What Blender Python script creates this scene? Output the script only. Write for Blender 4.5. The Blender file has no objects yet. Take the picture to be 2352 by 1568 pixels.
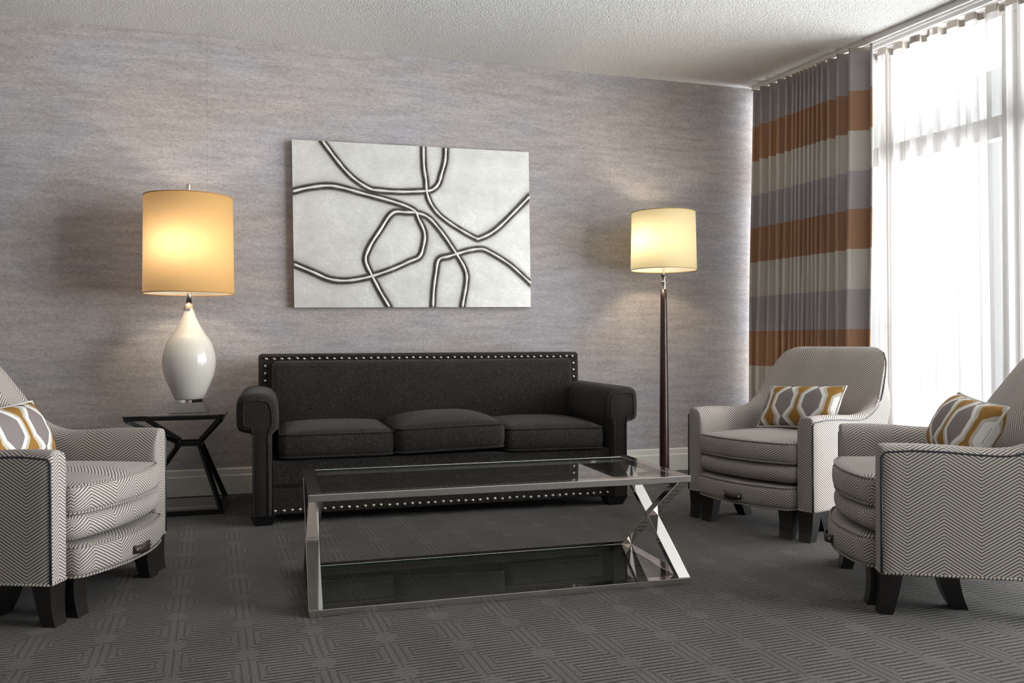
import bpy, bmesh, math, random
import numpy as np
from mathutils import Vector, Matrix
random.seed(7)
PI = math.pi
scene = bpy.context.scene
COL = scene.collection
H = 2.70            # ceiling height
WALL_Y = 5.255      # face of the papered wall

# ------------------------------------------------------------------ materials
def newmat(name):
    m = bpy.data.materials.new(name); m.use_nodes = True
    nt = m.node_tree; nt.nodes.clear()
    out = nt.nodes.new('ShaderNodeOutputMaterial')
    return m, nt, out
class NB:
    """tiny node builder"""
    def __init__(s, nt): s.nt = nt
    def n(s, typ, ins=None, **props):
        nd = s.nt.nodes.new(typ)
        for k, v in props.items(): setattr(nd, k, v)
        for k, v in (ins or {}).items():
            sock = nd.inputs[k]
            if isinstance(v, bpy.types.NodeSocket): s.nt.links.new(v, sock)
            elif isinstance(v, bpy.types.Node): s.nt.links.new(v.outputs[0], sock)
            else: sock.default_value = v
        return nd
    def m(s, op, a, b=0.0, c=0.0):
        nd = s.nt.nodes.new('ShaderNodeMath'); nd.operation = op
        for i, v in enumerate((a, b, c)):
            if isinstance(v, bpy.types.NodeSocket): s.nt.links.new(v, nd.inputs[i])
            elif isinstance(v, bpy.types.Node): s.nt.links.new(v.outputs[0], nd.inputs[i])
            else: nd.inputs[i].default_value = v
        return nd.outputs[0]
    def mixc(s, f, a, b, blend='MIX'):
        nd = s.nt.nodes.new('ShaderNodeMix'); nd.data_type = 'RGBA'; nd.blend_type = blend
        for i, v in ((0, f), (6, a), (7, b)):
            if isinstance(v, bpy.types.NodeSocket): s.nt.links.new(v, nd.inputs[i])
            elif isinstance(v, tuple): nd.inputs[i].default_value = v if len(v) == 4 else (*v, 1)
            else: nd.inputs[i].default_value = v
        return nd.outputs[2]
    def ramp(s, f, stops, interp='LINEAR'):
        nd = s.nt.nodes.new('ShaderNodeValToRGB'); cr = nd.color_ramp; cr.interpolation = interp
        while len(cr.elements) < len(stops): cr.elements.new(0.5)
        for e, (p, c) in zip(cr.elements, stops):
            e.position = p; e.color = (*c, 1) if len(c) == 3 else c
        s.nt.links.new(f, nd.inputs[0]); return nd.outputs[0]
    def noise(s, vec, scale, detail=2.0, rough=0.5):
        nd = s.n('ShaderNodeTexNoise', {'Scale': scale, 'Detail': detail, 'Roughness': rough})
        s.nt.links.new(vec, nd.inputs['Vector']); return nd.outputs[0]
    def smooth(s, x, a, b):
        nd = s.nt.nodes.new('ShaderNodeMapRange'); nd.interpolation_type = 'SMOOTHSTEP'
        s.nt.links.new(x, nd.inputs[0]); nd.inputs[1].default_value = a; nd.inputs[2].default_value = b
        return nd.outputs[0]
    def obj(s): return s.n('ShaderNodeTexCoord').outputs['Object']
    def uv(s): return s.n('ShaderNodeTexCoord').outputs['UV']
    def scalev(s, v, sc):
        nd = s.n('ShaderNodeMapping'); nd.inputs['Scale'].default_value = sc
        s.nt.links.new(v, nd.inputs['Vector']); return nd.outputs[0]
    def bump(s, h, strength=0.3, dist=0.01):
        nd = s.n('ShaderNodeBump', {'Strength': strength, 'Distance': dist}); s.nt.links.new(h, nd.inputs['Height']); return nd.outputs[0]
def principled(nb, out, **kw):
    p = nb.n('ShaderNodeBsdfPrincipled', kw); nb.nt.links.new(p.outputs[0], out.inputs[0]); return p
def simple(name, col, rough=0.5, metal=0.0, spec=0.5, coat=0.0):
    m, nt, out = newmat(name); nb = NB(nt)
    principled(nb, out, **{'Base Color': (*col, 1), 'Roughness': rough, 'Metallic': metal, 'Specular IOR Level': spec, 'Coat Weight': coat})
    return m

def mat_wallpaper():
    m, nt, out = newmat('wallpaper'); nb = NB(nt); o = nb.obj()
    streak = nb.noise(nb.scalev(o, (4.2, 1, 30.0)), 1.0, 6, 0.66)
    broad = nb.noise(nb.scalev(o, (1.3, 1, 2.8)), 1.0, 3, 0.5)
    fine = nb.noise(nb.scalev(o, (38, 1, 210)), 1.0, 3, 0.6)
    fine2 = nb.noise(nb.scalev(o, (260, 1, 60)), 1.0, 2, 0.6)
    c1 = nb.ramp(streak, [(0.30, (0.335, 0.312, 0.312)), (0.50, (0.40, 0.376, 0.374)), (0.70, (0.465, 0.44, 0.434))])
    c2 = nb.mixc(nb.smooth(broad, .42, .62), c1, (1.03, .985, .94), 'MULTIPLY')
    c2 = nb.mixc(nb.smooth(broad, .50, .34), c2, (.975, .985, 1.05), 'MULTIPLY')
    f = nb.m('ADD', nb.m('MULTIPLY', fine, 0.55), nb.m('MULTIPLY', fine2, 0.45))
    c3 = nb.mixc(1.0, c2, nb.ramp(f, [(0.32, (.70, .70, .70)), (0.68, (1.28, 1.28, 1.28))]), 'MULTIPLY')
    # paper joints
    sx = nb.n('ShaderNodeSeparateXYZ'); nt.links.new(o, sx.inputs[0])
    fr = nb.m('ABSOLUTE', nb.m('SUBTRACT', nb.m('FRACT', nb.m('DIVIDE', nb.m('ADD', sx.outputs[0], 0.266 + 1.285 * 4.5), 1.285)), 0.5))
    joint = nb.m('LESS_THAN', fr, 0.0011)
    c3 = nb.mixc(nb.m('MULTIPLY', joint, .30), c3, (.12, .11, .11))
    principled(nb, out, **{'Base Color': c3, 'Roughness': 0.62, 'Specular IOR Level': 0.25, 'Normal': nb.bump(f, .15, .002)})
    return m
def mat_ceiling():
    m, nt, out = newmat('popcorn_ceiling'); nb = NB(nt); o = nb.obj()
    n1 = nb.noise(o, 95, 4, .7); n2 = nb.n('ShaderNodeTexVoronoi', {'Scale': 120.0}); nt.links.new(o, n2.inputs['Vector'])
    h = nb.m('SUBTRACT', n1, nb.m('MULTIPLY', n2.outputs[0], .6))
    c = nb.ramp(n1, [(.3, (.66, .65, .63)), (.7, (.80, .79, .77))])
    principled(nb, out, **{'Base Color': c, 'Roughness': .9, 'Specular IOR Level': .1, 'Normal': nb.bump(h, .85, .011)})
    return m
def mat_carpet():
    m, nt, out = newmat('carpet'); nb = NB(nt); o = nb.obj()
    mp = nb.n('ShaderNodeMapping'); mp.vector_type = 'TEXTURE'
    mp.inputs['Location'].default_value = (1.187, 2.299, 0); mp.inputs['Rotation'].default_value = (0, 0, math.radians(2.6))
    nt.links.new(o, mp.inputs['Vector'])
    sp = nb.n('ShaderNodeSeparateXYZ'); nt.links.new(mp.outputs[0], sp.inputs[0])
    x, y = sp.outputs[0], sp.outputs[1]
    wob = nb.m('MULTIPLY', nb.m('SUBTRACT', nb.noise(o, 85, 3, .6), .5), .0085)
    CW, PV = 0.2, 0.285
    xc = nb.m('ADD', nb.m('DIVIDE', nb.m('ADD', x, wob), CW), 0.5)
    k = nb.m('FLOOR', xc)
    fx = nb.m('MULTIPLY', nb.m('ABSOLUTE', nb.m('SUBTRACT', nb.m('FRACT', xc), .5)), CW)      # distance to column line
    odd = nb.m('MULTIPLY', nb.m('FLOORED_MODULO', k, 2.0), .5)
    fy = nb.m('MULTIPLY', nb.m('ABSOLUTE', nb.m('SUBTRACT', nb.m('FRACT', nb.m('ADD', nb.m('DIVIDE', nb.m('ADD', y, wob), PV), odd)), .5)), PV)  # 0 mid of stem, PV/2 at the knot
    stem = nb.m('LESS_THAN', nb.m('ADD', nb.m('DIVIDE', fx, .062), nb.m('DIVIDE', fy, .112)), 1.0)
    gv = nb.m('ABSOLUTE', nb.m('SUBTRACT', nb.m('FRACT', nb.m('ADD', nb.m('DIVIDE', fx, .0225), .5)), .5))
    gh = nb.m('ABSOLUTE', nb.m('SUBTRACT', nb.m('FRACT', nb.m('DIVIDE', nb.m('ADD', y, nb.m('MULTIPLY', wob, .5)), PV / 14)), .5))
    hh = nb.smooth(gh, .06, .24); hv = nb.smooth(gv, .05, .28)
    knot = nb.m('LESS_THAN', nb.m('ADD', nb.m('POWER', nb.m('DIVIDE', fx, .033), 2.0), nb.m('POWER', nb.m('DIVIDE', nb.m('SUBTRACT', PV / 2, fy), .040), 2.0)), 1.0)
    height = nb.m('ADD', nb.m('MULTIPLY', hh, nb.m('SUBTRACT', 1.0, stem)), nb.m('MULTIPLY', nb.m('ADD', nb.m('MULTIPLY', hv, .36), .50), stem))
    height = nb.m('MAXIMUM', height, nb.m('MULTIPLY', knot, .74))
    tuft = nb.noise(o, 165, 4, .85); blot = nb.noise(o, 3.2, 3, .5); sp2 = nb.noise(o, 900, 1, .5)
    c = nb.ramp(height, [(0.0, (.009, .008, .007)), (.45, (.046, .0415, .0375)), (1.0, (.104, .0955, .0870))])
    c = nb.mixc(nb.m('MULTIPLY', stem, .20), c, (.075, .067, .060))
    c = nb.mixc(1.0, c, nb.ramp(tuft, [(.32, (.38, .38, .38)), (.68, (1.78, 1.74, 1.70))]), 'MULTIPLY')
    c = nb.mixc(1.0, c, nb.ramp(blot, [(.3, (.82, .82, .82)), (.7, (1.16, 1.16, 1.16))]), 'MULTIPLY')
    hb = nb.m('ADD', height, nb.m('MULTIPLY', tuft, .7))
    principled(nb, out, **{'Base Color': c, 'Roughness': .95, 'Specular IOR Level': .12, 'Sheen Weight': .15, 'Sheen Roughness': .5, 'Normal': nb.bump(hb, .9, .006)})
    return m
def mat_chevron(bottom=False):
    m, nt, out = newmat('chevron_fabric'); nb = NB(nt); uv = nb.uv()
    sp = nb.n('ShaderNodeSeparateXYZ'); nt.links.new(uv, sp.inputs[0])
    tri = nb.m('PINGPONG', sp.outputs[0], .11)
    w = nb.m('DIVIDE', nb.m('ADD', sp.outputs[1], nb.m('MULTIPLY', tri, .66)), .0109)
    d = nb.m('ABSOLUTE', nb.m('SUBTRACT', nb.m('FRACT', w), .5))
    line = nb.smooth(d, .19, .13)
    o = nb.obj(); weave = nb.noise(o, 500, 2, .6)
    pale = nb.ramp(weave, [(.3, (.43, .385, .352)), (.7, (.56, .505, .468))])
    c = nb.mixc(line, pale, (.032, .024, .022))
    principled(nb, out, **{'Base Color': c, 'Roughness': .85, 'Specular IOR Level': .2, 'Sheen Weight': .1, 'Normal': nb.bump(weave, .15, .002)})
    return m
def mat_cord_stripe():
    m, nt, out = newmat('twisted_cord'); nb = NB(nt); uv = nb.uv()
    sp = nb.n('ShaderNodeSeparateXYZ'); nt.links.new(uv, sp.inputs[0])
    w = nb.m('DIVIDE', nb.m('ADD', sp.outputs[0], nb.m('MULTIPLY', sp.outputs[1], .5)), .012)
    line = nb.smooth(nb.m('ABSOLUTE', nb.m('SUBTRACT', nb.m('FRACT', w), .5)), .20, .14)
    c = nb.mixc(line, (.42, .385, .35), (.05, .038, .034))
    principled(nb, out, **{'Base Color': c, 'Roughness': .85, 'Specular IOR Level': .2})
    return m
def mat_sofa():
    m, nt, out = newmat('charcoal_tweed'); nb = NB(nt); o = nb.obj()
    n = nb.noise(o, 340, 3, .8); n2 = nb.noise(o, 6, 2)
    c = nb.ramp(n, [(.36, (.006, .0052, .0046)), (.53, (.0195, .0170, .0155)), (.66, (.115, .100, .090))])
    c = nb.mixc(1.0, c, nb.ramp(n2, [(.3, (.88, .88, .88)), (.7, (1.1, 1.1, 1.1))]), 'MULTIPLY')
    principled(nb, out, **{'Base Color': c, 'Roughness': .95, 'Specular IOR Level': .15, 'Sheen Weight': .08, 'Normal': nb.bump(n, .35, .003)})
    return m
def mat_drape():
    m, nt, out = newmat('striped_drape'); nb = NB(nt); o = nb.obj()
    sp = nb.n('ShaderNodeSeparateXYZ'); nt.links.new(o, sp.inputs[0])
    zs = [0.0, .24, .477, .716, .958, 1.197, 1.439, 1.674, 1.908, 2.148, 2.388, 2.635]
    OR, LI, GR, TA = (.385, .215, .130), (.60, .565, .515), (.415, .385, .395), (.48, .43, .36)
    cols = [OR, GR, LI, OR, GR, LI, OR, GR, LI, OR, GR, TA]
    f = nb.m('DIVIDE', sp.outputs[2], 2.8)
    c = nb.ramp(f, [(z / 2.8, k) for z, k in zip(zs, cols)], 'CONSTANT')
    wv = nb.noise(nb.scalev(o, (140, 140, 900)), 1.0, 2, .6)
    c = nb.mixc(1.0, c, nb.ramp(wv, [(.3, (.86, .86, .86)), (.7, (1.12, 1.12, 1.12))]), 'MULTIPLY')
    d = nb.n('ShaderNodeBsdfPrincipled', {'Base Color': c, 'Roughness': .7, 'Specular IOR Level': .25, 'Sheen Weight': .1})
    t = nb.n('ShaderNodeBsdfTranslucent', {'Color': c})
    mx = nb.n('ShaderNodeMixShader', {0: .04, 1: d.outputs[0], 2: t.outputs[0]}); nt.links.new(mx.outputs[0], out.inputs[0])
    return m
def mat_sheer():
    m, nt, out = newmat('sheer_voile'); nb = NB(nt)
    lw = nb.n('ShaderNodeLayerWeight', {'Blend': .45})
    fac = nb.m('ADD', .42, nb.m('MULTIPLY', lw.outputs['Facing'], .50))
    tr = nb.n('ShaderNodeBsdfTransparent', {'Color': (1, .995, .99, 1)})
    tl = nb.n('ShaderNodeBsdfTranslucent', {'Color': (.29, .282, .276, 1)})
    df = nb.n('ShaderNodeBsdfDiffuse', {'Color': (.60, .585, .575, 1)})
    cl = nb.n('ShaderNodeMixShader', {0: .30, 1: tl.outputs[0], 2: df.outputs[0]})
    mx = nb.n('ShaderNodeMixShader', {0: fac, 1: tr.outputs[0], 2: cl.outputs[0]}); nt.links.new(mx.outputs[0], out.inputs[0])
    return m
def mat_glass(name, tint, gl=1.0, ior=1.5):
    m, nt, out = newmat(name); nb = NB(nt)
    fr = nb.m('MULTIPLY', nb.n('ShaderNodeFresnel', {'IOR': ior}).outputs[0], nb.m('SUBTRACT', 1.0, nb.n('ShaderNodeNewGeometry').outputs['Backfacing']))
    fr = nb.m('MINIMUM', nb.m('MULTIPLY', fr, 1.35), 1.0)      # both faces of the sheet reflect
    tr = nb.n('ShaderNodeBsdfTransparent', {'Color': (*tint, 1)})
    g = nb.n('ShaderNodeBsdfGlossy', {'Color': (gl, gl, gl, 1), 'Roughness': 0.015})
    mx = nb.n('ShaderNodeMixShader', {0: fr, 1: tr.outputs[0], 2: g.outputs[0]}); nt.links.new(mx.outputs[0], out.inputs[0])
    return m
def mat_shade(name, col, trans):
    m, nt, out = newmat(name); nb = NB(nt); o = nb.obj()
    wv = nb.noise(nb.scalev(o, (200, 200, 900)), 1.0, 2, .5)
    c = nb.mixc(1.0, (*col, 1), nb.ramp(wv, [(.3, (.93, .93, .93)), (.7, (1.05, 1.05, 1.05))]), 'MULTIPLY')
    ct = nb.mixc(1.0, (*trans, 1), nb.ramp(wv, [(.3, (.93, .93, .93)), (.7, (1.05, 1.05, 1.05))]), 'MULTIPLY')
    c = nb.mixc(nb.n('ShaderNodeNewGeometry').outputs['Backfacing'], c, (.86, .83, .76))   # white lining inside
    d = nb.n('ShaderNodeBsdfDiffuse', {'Color': c}); t = nb.n('ShaderNodeBsdfTranslucent', {'Color': ct})
    mx = nb.n('ShaderNodeMixShader', {0: .55, 1: d.outputs[0], 2: t.outputs[0]}); nt.links.new(mx.outputs[0], out.inputs[0])
    return m
def mat_pillow():
    m, nt, out = newmat('ogee_print'); nb = NB(nt); uv = nb.uv()
    sp = nb.n('ShaderNodeSeparateXYZ'); nt.links.new(uv, sp.inputs[0])
    P, PV = .162, .168
    ux = nb.m('MULTIPLY', nb.m('ABSOLUTE', nb.m('SUBTRACT', nb.m('FRACT', nb.m('ADD', nb.m('DIVIDE', sp.outputs[0], P), .32)), .5)), P)
    t = nb.m('MULTIPLY', nb.m('ABSOLUTE', nb.m('SUBTRACT', nb.m('FRACT', nb.m('ADD', nb.m('DIVIDE', sp.outputs[1], PV), .98)), .5)), 2.0)  # 0 at lozenge .. 1
    def prof(a, b, te): return nb.m('ADD', b, nb.m('MULTIPLY', a - b, nb.m('MAXIMUM', 0.0, nb.m('SUBTRACT', 1.0, nb.m('DIVIDE', t, te)))))
    brown = nb.m('LESS_THAN', ux, prof(.037, .0085, .50))
    beige = nb.m('LESS_THAN', ux, prof(.056, .018, .58))
    white = nb.m('LESS_THAN', ux, prof(.078, .034, .62))
    c = nb.mixc(white, (.225, .195, .19), (.74, .73, .69))
    c = nb.mixc(beige, c, (.50, .455, .39)); c = nb.mixc(brown, c, (.30, .155, .035))
    wv = nb.noise(nb.scalev(uv, (900, 900, 1)), 1.0, 2)
    c = nb.mixc(1.0, c, nb.ramp(wv, [(.3, (.90, .90, .90)), (.7, (1.08, 1.08, 1.08))]), 'MULTIPLY')
    principled(nb, out, **{'Base Color': c, 'Roughness': .85, 'Specular IOR Level': .2, 'Normal': nb.bump(nb.noise(uv, 28, 2), .25, .01)})
    return m
def mat_canvas():
    m, nt, out = newmat('silver_leaf_canvas'); nb = NB(nt); o = nb.obj()
    at = nb.n('ShaderNodeAttribute'); at.attribute_name = 'stain'
    n1 = nb.noise(nb.scalev(o, (5, 1, 7)), 1.0, 5, .65); n2 = nb.noise(nb.scalev(o, (30, 1, 90)), 1.0, 3, .6); n3 = nb.noise(o, 7, 3, .6)
    c = nb.ramp(n1, [(.3, (.60, .59, .56)), (.55, (.71, .70, .67)), (.75, (.77, .76, .73))])
    c = nb.mixc(1.0, c, nb.ramp(n2, [(.3, (.93, .93, .93)), (.7, (1.05, 1.05, 1.05))]), 'MULTIPLY')
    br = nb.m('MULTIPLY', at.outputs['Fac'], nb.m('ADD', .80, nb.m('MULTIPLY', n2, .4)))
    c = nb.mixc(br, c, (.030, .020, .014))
    met = nb.m('MULTIPLY', nb.m('SUBTRACT', 1.0, at.outputs['Fac']), .35)
    crease = nb.smooth(nb.m('ABSOLUTE', nb.m('SUBTRACT', n3, .5)), .0, .03)
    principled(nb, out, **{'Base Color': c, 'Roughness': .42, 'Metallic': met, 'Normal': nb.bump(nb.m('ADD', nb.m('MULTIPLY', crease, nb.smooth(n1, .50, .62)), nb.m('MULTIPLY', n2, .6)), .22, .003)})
    return m
def mat_marble_grain(name, a, b, scale, rough):
    m, nt, out = newmat(name); nb = NB(nt)
    c = nb.ramp(nb.noise(nb.obj(), scale, 3, .7), [(.35, a), (.65, b)])
    principled(nb, out, **{'Base Color': c, 'Roughness': rough})
    return m
def mat_wood(name, a, b, rough):
    m, nt, out = newmat(name); nb = NB(nt); o = nb.obj()
    c = nb.ramp(nb.noise(nb.scalev(o, (60, 60, 5)), 1.0, 4, .6), [(.3, a), (.7, b)])
    principled(nb, out, **{'Base Color': c, 'Roughness': rough, 'Coat Weight': .25, 'Coat Roughness': .2})
    return m

M = dict(
    wall=mat_wallpaper(), ceiling=mat_ceiling(), carpet=mat_carpet(), chev=mat_chevron(), cord=mat_cord_stripe(),
    sofa=mat_sofa(), drape=mat_drape(), sheer=mat_sheer(), pillow=mat_pillow(), canvas=mat_canvas(),
    paint=simple('plain_painted_wall', (.42, .40, .385), .8), trim=simple('cream_trim_paint', (.70, .68, .62), .5),
    frame=simple('window_frame_paint', (.55, .53, .52), .45), track=simple('white_track', (.78, .77, .76), .35),
    chrome=simple('polished_chrome', (.90, .87, .845), .07, 1.0), nickel=simple('warm_nickel', (.66, .60, .52), .22, 1.0),
    nail=simple('antique_nailhead', (.50, .46, .40), .34, 1.0),
    tglass=mat_glass('table_glass', (.84, .86, .85), 1.0, 1.85), edge=simple('green_glass_edge', (.012, .04, .036), .15),
    smoke=mat_glass('smoked_glass', (.52, .53, .54), .9), mirror=mat_glass('dark_mirror', (.16, .16, .16), .95, 2.4),
    pane=mat_glass('window_pane', (.96, .97, .97), .8, 1.35),
    black=simple('black_metal', (.008, .008, .009), .38, 0, .4), legs=mat_wood('espresso_wood', (.006, .005, .0045), (.011, .009, .008), .36),
    pole=mat_wood('mahogany_pole', (.022, .0065, .0045), (.04, .012, .008), .28),
    welt=simple('navy_welt', (.016, .018, .024), .4, 0, .6), leather=simple('brown_leather', (.028, .018, .014), .42),
    ceramic=None, shade1=mat_shade('amber_shade', (.70, .43, .16), (.34, .235, .130)), shade2=mat_shade('ivory_shade', (.66, .58, .36), (.30, .27, .185)),
    rim1=simple('amber_shade_trim', (.42, .22, .07), .6), rim2=simple('ivory_shade_trim', (.46, .33, .14), .6),
    stone=mat_marble_grain('speckled_stone', (.20, .18, .155), (.36, .33, .29), 260, .5),
    rope=simple('silver_leaf_relief', (.82, .80, .76), .40, .25), canvas_side=simple('canvas_edge', (.55, .53, .50), .5, .2),
    piping=simple('white_piping', (.66, .65, .62), .8), concrete=simple('pale_render', (.72, .72, .72), .85), foot=simple('black_foot', (.006, .006, .007), .5),
    socket=simple('bulb_glass', (.9, .86, .75), .3),
)
m, nt, out = newmat('ivory_ceramic'); nb = NB(nt)
principled(nb, out, **{'Base Color': (.68, .64, .58, 1), 'Roughness': .22, 'Coat Weight': .7, 'Coat Roughness': .05})
M['ceramic'] = m

# ------------------------------------------------------------------ geometry helpers
class G:
    def __init__(s): s.v = []; s.f = []; s.uv = []; s.mi = []; s.sm = []
    def face(s, idx, uvs=None, mi=0, smooth=True):
        s.f.append(tuple(idx)); s.uv.append(uvs or [(0, 0)] * len(idx)); s.mi.append(mi); s.sm.append(smooth)
    def grid(s, P, UV=None, cu=False, cv=False, mi=0, smooth=True, flip=False):
        n, k = len(P), len(P[0]); b = len(s.v)
        for r in P: s.v.extend([tuple(map(float, p)) for p in r])
        for i in range(n if cu else n - 1):
            for j in range(k if cv else k - 1):
                i2, j2 = (i + 1) % n, (j + 1) % k
                idx = [b + i * k + j, b + i2 * k + j, b + i2 * k + j2, b + i * k + j2]
                if UV is not None:
                    uu = [UV[i][j], UV[i + 1][j], UV[i + 1][j + 1], UV[i][j + 1]]
                else: uu = [(0, 0)] * 4
                if flip: idx, uu = idx[::-1], uu[::-1]
                s.face(idx, uu, mi, smooth)
    def poly(s, pts, uvs=None, mi=0, smooth=False):
        b = len(s.v); s.v.extend([tuple(map(float, p)) for p in pts]); s.face(range(b, b + len(pts)), uvs, mi, smooth)
    def box(s, x0, x1, y0, y1, z0, z1, mi=0):
        b = len(s.v); s.v.extend([(x, y, z) for z in (z0, z1) for y in (y0, y1) for x in (x0, x1)])
        for q in ((0, 2, 3, 1), (4, 5, 7, 6), (0, 1, 5, 4), (2, 6, 7, 3), (0, 4, 6, 2), (1, 3, 7, 5)):
            s.face([b + i for i in q], None, mi, False)
    def bar(s, a, c, w, h, up=(0, 0, 1), mi=0):
        """rectangular bar from a to c, w across, h along 'up'"""
        a, c, up = Vector(a), Vector(c), Vector(up)
        d = (c - a).normalized(); si = d.cross(up).normalized(); u2 = si.cross(d).normalized()
        b = len(s.v)
        for p in (a, c):
            for q in ((-1, -1), (1, -1), (1, 1), (-1, 1)):
                s.v.append(tuple(p + si * (q[0] * w / 2) + u2 * (q[1] * h / 2)))
        for q in ((0, 3, 2, 1), (4, 5, 6, 7), (0, 1, 5, 4), (1, 2, 6, 5), (2, 3, 7, 6), (3, 0, 4, 7)):
            s.face([b + i for i in q], None, mi, False)
    def tube(s, path, r, seg=8, closed=False, mi=0, rr=None):
        P = [Vector(p) for p in path]; n = len(P); rings = []; L = 0; UV = []
        prev = None
        for i in range(n):
            if closed: t = P[(i + 1) % n] - P[i - 1]
            else: t = P[min(i + 1, n - 1)] - P[max(i - 1, 0)]
            t.normalize()
            if prev is None:
                a = Vector((0, 0, 1)) if abs(t.z) < .9 else Vector((1, 0, 0))
                u = t.cross(a).normalized()
            else: u = (prev - t * prev.dot(t)).normalized()
            prev = u; w = t.cross(u)
            if i: L += (P[i] - P[i - 1]).length
            ri = rr[i] if rr else r
            rings.append([P[i] + (u * math.cos(2 * PI * j / seg) + w * math.sin(2 * PI * j / seg)) * ri for j in range(seg)])
            UV.append([(L, 2 * PI * r * j / seg) for j in range(seg + 1)])
        if closed: UV.append([(L + (P[0] - P[-1]).length, 2 * PI * r * j / seg) for j in range(seg + 1)])
        s.grid(rings, UV, cu=closed, cv=True, mi=mi)
        if not closed:
            s.poly(rings[0][::-1], mi=mi); s.poly(rings[-1], mi=mi)
    def lathe(s, prof, seg=40, mi=0, cap0=True, cap1=True, c=(0, 0)):
        rings = [[(c[0] + r * math.cos(2 * PI * j / seg), c[1] + r * math.sin(2 * PI * j / seg), z) for j in range(seg)] for r, z in prof]
        s.grid(rings, None, cv=True, mi=mi, flip=True)
        if cap0: s.poly(rings[0], mi=mi)
        if cap1: s.poly(rings[-1][::-1], mi=mi)
    def rbox(s, c, h, r, sub=(4, 4, 4), seg=3, fn=None, mi=0, uvo=(0, 0)):
        """rounded box centred c, half sizes h, radius r, deformed by fn; uv = box projection in metres"""
        def ax(hh, n):
            cr = [hh - r + r * math.tan(math.radians(45) * k / seg) for k in range(seg + 1)]
            inner = [-(hh - r) + 2 * (hh - r) * k / n for k in range(n + 1)]
            return [-q for q in cr[::-1]][:-1] + inner + cr[1:]
        A = [ax(h[i], sub[i]) for i in range(3)]
        for a in range(3):
            b_, c_ = [(1, 2), (0, 2), (0, 1)][a]
            for sg in (-1, 1):
                P = []; UV = []
                for u in A[b_]:
                    row = []; ru = []
                    for w in A[c_]:
                        p = [0, 0, 0]; p[a] = sg * h[a]; p[b_] = u; p[c_] = w
                        q = [max(-(h[i] - r), min(h[i] - r, p[i])) for i in range(3)]
                        d = Vector([p[i] - q[i] for i in range(3)])
                        if d.length > 1e-9: d = d.normalized() * r
                        o = Vector(q) + d
                        lo = tuple(o[i] / h[i] for i in range(3))
                        wp = Vector([o[i] + c[i] for i in range(3)])
                        if fn: wp = Vector(fn(wp, lo))
                        row.append(wp); ru.append((p[b_] + c[b_] + uvo[0], p[c_] + c[c_] + uvo[1]))
                    P.append(row); UV.append(ru)
                s.grid(P, UV, mi=mi, flip=(sg > 0) == (a == 1))
    def build(s, name, mats, parent=None, weld=True):
        me = bpy.data.meshes.new(name); me.from_pydata(s.v, [], s.f)
        uvl = me.uv_layers.new(name='UVMap')
        flat = [c for f in s.uv for uv in f for c in uv]
        uvl.data.foreach_set('uv', flat)
        me.polygons.foreach_set('material_index', s.mi); me.polygons.foreach_set('use_smooth', s.sm)
        for mm in (mats if isinstance(mats, (list, tuple)) else [mats]): me.materials.append(mm)
        if weld:
            bm = bmesh.new(); bm.from_mesh(me); bmesh.ops.remove_doubles(bm, verts=bm.verts, dist=1e-5)
            bmesh.ops.recalc_face_normals(bm, faces=bm.faces); bm.to_mesh(me); bm.free()
        me.update()
        o = bpy.data.objects.new(name, me); COL.objects.link(o)
        if parent: o.parent = parent
        return o
def sharp(o, ang=35):
    me = o.data
    try: me.set_sharp_from_angle(angle=math.radians(ang))
    except Exception: pass
    return o
def thing(name, label, cat, loc=(0, 0, 0), rz=0.0, group=None):
    o = bpy.data.objects.new(name, None); COL.objects.link(o); o.empty_display_size = .1
    o.location = loc; o.rotation_euler = (0, 0, rz); o['label'] = label; o['category'] = cat
    if group: o['group'] = group
    return o
def tag(o, label, cat, group=None):
    o['label'] = label; o['category'] = cat
    if group: o['group'] = group
    return o
def struct(o): o['kind'] = 'structure'; return o
def bevel(o, w, seg=2):
    b = o.modifiers.new('bevel', 'BEVEL'); b.width = w; b.segments = seg; b.limit_method = 'ANGLE'; return o
def copy_tree(o, parent=None):
    c = o.copy(); COL.objects.link(c)
    if parent: c.parent = parent
    for ch in list(o.children): copy_tree(ch, c)
    return c
def catmull(pts, n=8):
    P = [Vector(p) for p in pts]; out = []
    for i in range(len(P) - 1):
        p0, p1, p2, p3 = P[max(i - 1, 0)], P[i], P[i + 1], P[min(i + 2, len(P) - 1)]
        for k in range(n):
            t = k / n
            out.append(.5 * ((2 * p1) + (p2 - p0) * t + (2 * p0 - 5 * p1 + 4 * p2 - p3) * t * t + (3 * p1 - p0 - 3 * p2 + p3) * t ** 3))
    out.append(P[-1]); return out
def lerp_table(tab, x):
    if x <= tab[0][0]: return tab[0][1]
    for (a, u), (b, w) in zip(tab, tab[1:]):
        if x <= b: return u + (w - u) * (x - a) / (b - a)
    return tab[-1][1]
def sst(a, b, x):
    t = max(0, min(1, (x - a) / (b - a))); return t * t * (3 - 2 * t)

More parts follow.
